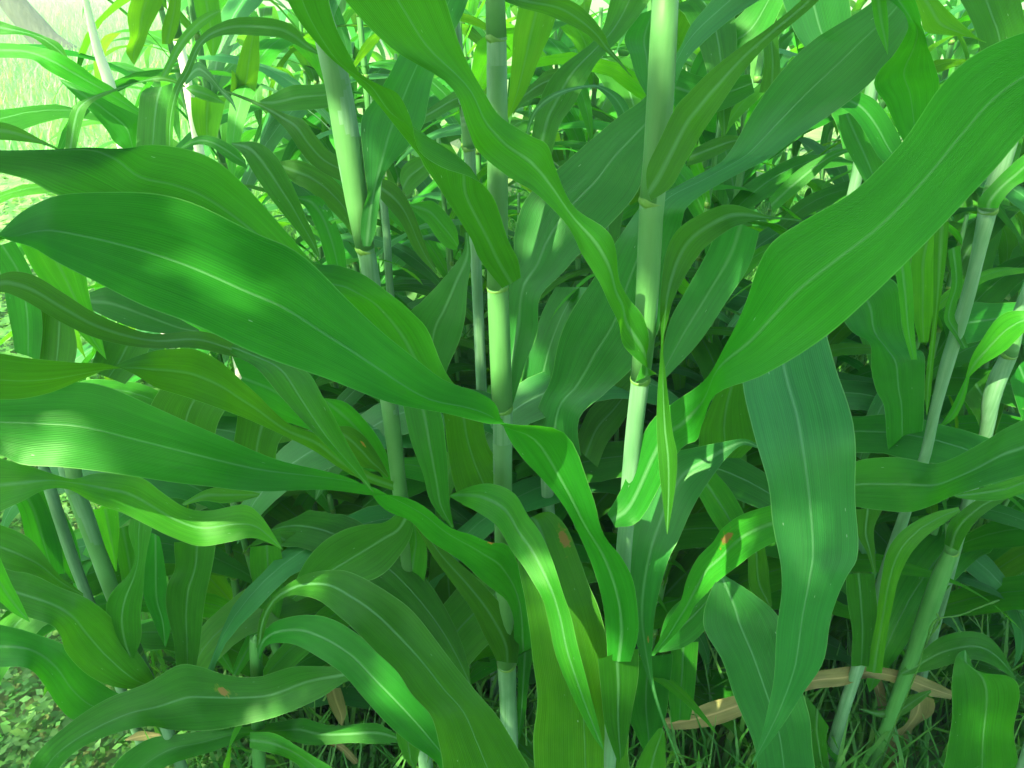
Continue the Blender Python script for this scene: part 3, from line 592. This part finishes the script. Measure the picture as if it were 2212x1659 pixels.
leaf('D2', [1.02,1.0], [220,730,205,770,190,800], [330,740,300,790,270,830])

leaf('I', [.95,.95], [703,1492,710,1520,728,1555,736,1566], [735,1485,743,1510,748,1540,740,1567], mat='dry', label='small yellowed leaf')
leaf('X', [.95,.95], [270,1597,300,1580,325,1581,345,1585], [272,1600,310,1600,330,1595,348,1590], mat='dry')
leaf('X', [.95,.95], [700,1604,735,1605,760,1625,775,1645], [715,1612,735,1622,750,1638,765,1652], mat='dry')
# --- a grass seed head leaning out between the stalks
gb = pix(1990, 1440, .95); gb[2] = 0
gs = bpy.data.objects.new('grass_seed_head', None); COL.objects.link(gs); gs.location = tuple(gb); gs.empty_display_size = .03
tag(gs, 'pale thin grass seed head with three fine branches at the lower right', 'grass')
def px(L, Y): return crom(np.array([pix(u, v, Y) for u, v in L]), 14)
st = np.vstack([[gb+np.array([0, .02, 0])], px([(1985, 1440), (1996, 1399), (2012, 1369), (2024, 1336)], .93)])
tube('stem', st, np.full(len(st), .0011), 'weed', gs, gb, 6)
for L in ([(2000, 1392), (2019, 1341), (2072, 1329), (2112, 1313), (2159, 1296)], [(2056, 1333), (2066, 1350), (2074, 1366)], [(2010, 1372), (2030, 1345), (2024, 1325)]):
    c = px(L, .93); tube('branch', c, [.0011 if i % 2 else .0022 for i in range(len(c))], 'weed', gs, gb, 6)

# ------------------------------------------------------------------ procedural sorghum plants behind
A0 = []
def proto_plant(seed, height, nleaf, ls=1.0):
    r = random.Random(seed)
    root = bpy.data.objects.new('sorghum_plant', None); COL.objects.link(root); root.empty_display_size = 0.05
    lean = (r.uniform(-.06, .06), r.uniform(-.06, .06))
    zs = np.linspace(0, height, 14)
    P = np.array([[lean[0]*z, lean[1]*z, z] for z in zs])
    rad = 0.0115*(1-0.55*(zs/height)**1.5)
    tube('stalk', P, rad, 'sheath', root, (0, 0, 0), 12)
    a0 = r.uniform(0, 6.28); A0.append(a0)
    for i in range(nleaf):
        z = height*(0.12+0.82*i/(nleaf-1)); az = a0+math.pi*(i % 2)+r.uniform(-.5, .5)
        Ln = ls*r.uniform(.55, .85)*(0.75+0.5*math.sin(math.pi*i/nleaf)); Wd = r.uniform(.075, .115)
        e0 = R(r.uniform(50, 72)); bend = R(r.uniform(95, 165)); tw = r.uniform(-.8, .8)
        n = 22; p = np.array([lean[0]*z, lean[1]*z, z]); C = [p]; ds = Ln/(n-1); curl = r.uniform(-.5, .5)
        A, M, B = [], [], []
        for k in range(n):
            s = k/(n-1); e = e0-bend*s**1.25; h = az+curl*s*s
            t = np.array([math.cos(e)*math.cos(h), math.cos(e)*math.sin(h), math.sin(e)])
            if k: p = p+t*ds
            side = np.array([-math.sin(h), math.cos(h), 0]); up = np.cross(t, side)
            ang = tw*s**1.5; sd = side*math.cos(ang)+up*math.sin(ang)
            wdt = Wd*0.5*min(1, (0.28+2.6*s))*(1-s**2.6)**0.8+0.0006
            A.append(p+sd*wdt); B.append(p-sd*wdt); M.append(p.copy())
        mat = r.choice(['leaf', 'leaf', 'pale', 'pale', 'blue'])
        ribbon('leaf', np.array(A), np.array(M), np.array(B), mat, root, (0, 0, 0), nq=7, seed=seed*50+i, wave=1.8)
        rr = np.interp(z, zs, rad)
        tube('collar', [P[0]*0+np.array([lean[0]*q, lean[1]*q, q]) for q in (z-.008, z, z+.006)], [rr*1.05, rr*1.2, rr*1.05], 'collar', root, (0, 0, 0), 10)
    return root
protos = [proto_plant(100+i, h, n) for i, (h, n) in enumerate([(1.45, 10), (1.6, 11), (1.3, 10), (1.7, 11), (1.5, 10)])]
shorts = [proto_plant(200+i, h, 8, .85) for i, h in enumerate([.55, .7, .62])]
def copy_tree(o, parent=None):
    c = o.copy(); COL.objects.link(c); c.parent = parent
    for ch in list(o.children): copy_tree(ch, c)
    return c
spots = []
r = random.Random(11)
NEAR = [(-.66, 1.6), (-.40, 1.62), (-.18, 1.58), (.02, 1.6), (.22, 1.62), (.48, 1.58), (.66, 1.55), (1.0, 1.62), (-.5, 1.34), (-.62, 1.4), (.6, 1.42), (.36, 1.36), (.12, 1.38), (-.1, 1.34), (-.34, 1.42), (.85, 1.4), (-.42, 1.28), (-.22, 1.22), (.05, 1.3), (.24, 1.24), (.47, 1.32), (.72, 1.28), (-.52, 1.5), (-.30, 1.5), (-.08, 1.45), (.14, 1.5), (.34, 1.45), (.95, 1.5), (.75, 1.6), (1.15, 1.5)]
spots += NEAR
for row, Y in enumerate([1.85, 2.25, 2.75, 3.3, 4.0, 5.0, 6.2]):
    x = -0.36*Y
    while x < 0.85*Y+.3:
        spots.append((x+r.uniform(-.08, .08), Y+r.uniform(-.12, .12)))
        x += r.uniform(.25, .36)*(1 if Y < 3 else Y/3)
used = set()
ROWNAME = ['second row', 'third row', 'fourth row', 'far rows', 'far rows']
for i, (x, y) in enumerate(spots):
    k = i % len(protos)
    o = protos[k] if k not in used else copy_tree(protos[k])
    used.add(k)
    rz = r.uniform(0, 6.28); s = r.uniform(.9, 1.1)
    if i < len(NEAR): rz = -A0[k]+r.uniform(-.35, .35); s = .62 if i < 22 else .8
    o.location = (x, y, 0); o.rotation_euler = (0, 0, rz); o.scale = (s, s, s)
    row = min(4, max(0, int(round((y-1.75)/.62))))
    side = 'left' if x < -.12*y else ('right' if x > .25*y else 'middle')
    dist = 'close behind the front plants' if y < 2.0 else ('in the middle rows of the field' if y < 3.6 else 'in the farthest rows of the field')
    tag(o, 'green sorghum plant crowded %s, %s part' % (dist, side), 'sorghum plant', 'sorghum plants %s, %s part' % (dist, side))

LOW = [(-.60, 1.22), (-.47, 1.12), (-.33, 1.18), (-.16, 1.1), (0.0, 1.16), (.13, 1.12), (.27, 1.14), (.40, 1.2), (.86, 1.22), (1.02, 1.32), (.34, 1.42), (-.02, 1.34), (-.42, 1.4), (.70, 1.4)]
for i, (x, y) in enumerate(LOW):
    k = i % 3
    o = shorts[k] if i < 3 else copy_tree(shorts[k])
    rz = -A0[len(protos)+k]+r.uniform(-.3, .3)
    o.location = (x, y, 0); o.rotation_euler = (0, 0, rz); s = r.uniform(.9, 1.15); o.scale = (s, s, s)
    side = 'left' if x < -.12 else ('right' if x > .3 else 'middle')
    tag(o, 'low young sorghum plant filling the gaps between the front stalks, %s part' % side, 'sorghum plant', 'low sorghum plants between the front stalks, %s part' % side)

# ------------------------------------------------------------------ ground
def sheet(name, x0, x1, y0, y1, nx, ny, z, mat, bump):
    rs = np.random.RandomState(3); X, Yy = np.meshgrid(np.linspace(x0, x1, nx), np.linspace(y0, y1, ny))
    Z = z+bump*(np.sin(X*3.1+Yy)*.4+np.sin(Yy*4.3-X*2)*.3+rs.rand(ny, nx)*.6)
    V = np.stack([X, Yy, Z], -1).reshape(-1, 3)
    F = [(j*nx+i, j*nx+i+1, (j+1)*nx+i+1, (j+1)*nx+i) for j in range(ny-1) for i in range(nx-1)]
    return mesh_obj(name, V, F, mat)
def big_ground():
    xs = np.concatenate([[-150, -100, -40, -20], np.linspace(-10, 10, 81), [20, 40, 100, 150]])
    ys = np.concatenate([[-60, -10], np.linspace(-1, 9, 61), [14, 25, 60, 130, 240]])
    V = []; F = []
    rs = np.random.RandomState(5)
    for y in ys:
        for x in xs:
            near = abs(x) <= 10 and -1 <= y <= 9
            V.append((x, y, -0.01+(rs.rand()*0.03 if near else 0)))
    nx = len(xs)
    for j in range(len(ys)-1):
        for i in range(nx-1): F.append((j*nx+i, j*nx+i+1, (j+1)*nx+i+1, (j+1)*nx+i))
    return mesh_obj('ground', V, F, 'soil')
tag(big_ground(), kind='structure')

def blades(n, xr, yr, h, wd, seed, mat, name, keep=None, bend=0.5):
    rs = np.random.RandomState(seed)
    x = rs.uniform(*xr, n); y = rs.uniform(*yr, n)
    if keep is not None:
        m = keep(x, y, rs); x, y = x[m], y[m]; n = len(x)
    a = rs.uniform(0, 2*np.pi, n); hh = h*rs.uniform(.4, 1.2, n); b = bend*hh*rs.uniform(.2, 1.4, n); ww = wd*rs.uniform(.6, 1.4, n)
    dx, dy = np.cos(a), np.sin(a); sx, sy = -dy, dx
    base = np.stack([x, y, np.zeros(n)], -1)
    def P(k, zf, bf, side, wf):
        return base+np.stack([dx*b*bf+sx*ww*side*wf, dy*b*bf+sy*ww*side*wf, hh*zf], -1)
    V = np.stack([P(0, 0, 0, -1, 1), P(0, 0, 0, 1, 1), P(0, .6, .35, 1, .8), P(0, .6, .35, -1, .8),
                  P(0, .6, .35, -1, .8), P(0, .6, .35, 1, .8), P(0, .9, 1, .12, 1), P(0, .9, 1, -.12, 1)], 1).reshape(-1, 3)
    o = quads_mesh(name, V, mat); return tag(o, kind='stuff')
def weeds(n, xr, yr, h, s, seed, name, mat='weed', keep=None):
    rs = np.random.RandomState(seed)
    x = rs.uniform(*xr, n); y = rs.uniform(*yr, n)
    if keep is not None:
        m = keep(x, y, rs); x, y = x[m], y[m]; n = len(x)
    z = h*rs.uniform(0.05, 1, n)**1.3
    a = rs.uniform(0, 2*np.pi, n); L = s*rs.uniform(.5, 1.4, n); t = rs.uniform(-.5, .6, n); rl = rs.uniform(-.5, .5, n)
    d = np.stack([np.cos(a)*np.cos(t), np.sin(a)*np.cos(t), np.sin(t)], -1)
    sd = np.stack([-np.sin(a), np.cos(a), rl], -1); c = np.stack([x, y, z], -1)
    L = L[:, None]
    V = np.stack([c, c+d*L*.45+sd*L*.26, c+d*L, c+d*L*.45-sd*L*.26], 1).reshape(-1, 3)
    return tag(quads_mesh(name, V, mat), kind='stuff')
tag(blades(60000, (-2.0, 3.2), (0.8, 5.2), .24, .0042, 1, 'grass', 'grass', keep=lambda x, y, q: (x > -.62*y-.1)), 'thin green grass under the sorghum')
tag(weeds(85000, (-2.6, .2), (0.7, 4.2), .12, .026, 2, 'weeds', keep=lambda x, y, q: (x < -.30*y-.05+.2*q.rand(len(x)))), 'low broad-leaved weeds left of the sorghum')
tag(weeds(14000, (-2.8, -.6), (1.9, 4.4), .55, .055, 4, 'weeds', keep=lambda x, y, q: (x < -.52*y+.1*q.rand(len(x)))), 'taller sunlit weeds at the left edge of the field')
tag(blades(4000, (-.2, 1.8), (2.4, 4.8), .03, .002, 3, 'straw', 'dry_litter', bend=4.0), 'dry straw litter on the soil')
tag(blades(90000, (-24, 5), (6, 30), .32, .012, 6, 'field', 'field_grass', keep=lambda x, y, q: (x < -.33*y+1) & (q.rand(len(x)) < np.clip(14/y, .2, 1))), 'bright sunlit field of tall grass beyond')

# ------------------------------------------------------------------ field tree, then an unseen tree added to shade the plants
def make_tree(tx, ty, label, P=((0.35, 0, 0), (0.1, 0, .7), (-.35, .05, 1.9), (-.6, 0, 3.2), (-.5, -.3, 4.6), (0, -.8, 6.2))):
    root = bpy.data.objects.new('tree', None); COL.objects.link(root); root.location = (tx, ty, 0)
    tag(root, label, 'tree')
    P = crom(np.array(P), 24)
    tube('trunk', P, np.linspace(.24, .12, 24)*np.concatenate([[1.5, 1.3, 1.12], np.ones(21)]), 'bark', root, (0, 0, 0), 16)
    return root, P
def tree_crown(root, ends, n, size, seed, keep=None):
    rs = np.random.RandomState(seed)
    C = []
    for c, rad in ends:
        q = rs.normal(0, 1, (n, 3)); q /= np.linalg.norm(q, axis=1)[:, None]
        C.append(np.array(c)+q*rad*rs.rand(n)[:, None]**.45*np.array([1, 1, .7]))
    C = np.vstack(C)
    if keep is not None: C = C[keep(C, rs)]
    m = len(C)
    d = rs.normal(0, 1, (m, 3)); d /= np.linalg.norm(d, axis=1)[:, None]
    e = np.cross(d, rs.normal(0, 1, (m, 3))); e /= np.linalg.norm(e, axis=1)[:, None]
    L = size*rs.uniform(.6, 1.4, m)[:, None]
    V = np.stack([C-d*L*.5, C+e*L*.28, C+d*L*.5, C-e*L*.28], 1).reshape(-1, 3)
    o = quads_mesh('crown', V, 'crown'); o.parent = root; return o
VT, VP = make_tree(-7.4, 13.6, 'dark leaning tree trunk in the bright field at the top left', ((.05, 0, 0), (-.28, 0, .5), (-.62, 0, 1.1), (-1.0, 0, 2.4), (-1.0, -.1, 4.4), (-.6, 0, 6.4)))
tree_crown(VT, [((-.4+a, b, 7.6+c), 1.3) for a, b, c in ((0, 0, 0), (1.3, .4, -.3), (-1.4, .3, .2), (.2, -1.3, .1), (0, 1.2, .5), (.1, 0, 1.3))], 2500, .2, 31)
TX, TY = -3.4, -3.6
troot, TP = make_tree(TX, TY, 'large unseen tree past the left edge, added to shade the sorghum')
# crown lobes spread towards the plants: centre of shade is where the sun's ray from the plants meets the crown
S0 = np.array([0.15, 0.9, 1.0]); sv = np.array(SUNV)
t0 = 3.0
ctr = S0+sv*t0
loc = ctr-np.array([TX, TY, 0])
lobes = []
rs = np.random.RandomState(21)
for i in range(44):
    o = rs.uniform(-1, 1, 3)*np.array([2.7, 2.7, .7]); lobes.append((loc+o, rs.uniform(.9, 1.3)))
GAPS = [(405,465,.61,.006),(394,585,.58,.009),(574,625,.61,.001),(514,702,.57,.003),
 (870,640,.76,.02),(780,430,.92,.045),(1430,130,.68,.012),(1400,690,.68,.02),(1080,730,.85,.035),
 (1245,1020,.63,.02),(1210,1290,.70,.03),(1290,1420,.66,.03),(1250,1250,.70,.025),(440,1120,.67,.045),(1160,500,.92,.02),
 (1095,1500,.84,.06),(745,1340,.68,.025),(860,1500,.72,.02),(1730,1160,.63,.012),(1530,1220,.76,.03),
 (1850,370,1.35,.12),(2160,740,1.1,.12),(2140,500,.98,.045),(640,1630,.78,.05),(1620,1230,.92,.04),(1990,1430,.97,.03),(2110,1560,.86,.02)]
def shade_keep(C, rs):
    Wp = C+np.array([TX, TY, 0]); k = (Wp[:, 2]-1.0)/sv[2]; G = Wp-k[:, None]*sv
    x, y = G[:, 0], G[:, 1]
    # crown thinned to let sun in at the left-back, cut open for chosen flecks
    p = np.full(len(C), 1.0)
    p[(y > 1.2)] = .7
    p[(y > 1.5)] = .3
    p[(y > 1.9)] = .05
    p[(x < -1.05)] = .3
    p[(x < -.2-.2*(y-1)) & (y > 1.25)] = .01
    k = rs.rand(len(C)) < p
    for u, v, Y, rad in GAPS:
        q = Wp-pix(u, v, Y); a = q@sv; d = np.linalg.norm(q-a[:, None]*sv, axis=1)
        k &= d > rad+.016
    return k
tree_crown(troot, lobes, 6000, .062, 8, shade_keep)
for i, (c, rad) in enumerate(lobes[:9]):
    Q = crom(np.array([TP[-1], TP[-1]*.5+np.array(c)*.5+np.array([0, 0, .4]), np.array(c)]), 12)
    tube('limb', Q, np.linspace(.10, .025, 12), 'bark', troot, (0, 0, 0), 8)

# ------------------------------------------------------------------ hazy air
hm = bpy.data.materials.new('hazy_air'); hm.use_nodes = True; ht = hm.node_tree; ht.nodes.clear()
pv = ht.nodes.new('ShaderNodeVolumePrincipled'); pv.inputs['Color'].default_value = (0.66, 0.97, 0.74, 1)
pv.inputs['Density'].default_value = 0.016; pv.inputs['Anisotropy'].default_value = 0.3
ho = ht.nodes.new('ShaderNodeOutputMaterial'); ht.links.new(pv.outputs[0], ho.inputs['Volume'])
hx, hy0, hy1, hz0, hz1 = 152, -62, 242, -1.1, 12.5
hv = [(x, y, z) for z in (hz0, hz1) for y in (hy0, hy1) for x in (-hx, hx)]
hme = bpy.data.meshes.new('haze'); hme.from_pydata(hv, [], [(0, 2, 3, 1), (4, 5, 7, 6), (0, 1, 5, 4), (2, 6, 7, 3), (0, 4, 6, 2), (1, 3, 7, 5)])
hme.materials.append(hm); hob = bpy.data.objects.new('haze', hme); COL.objects.link(hob); hob['kind'] = 'stuff'
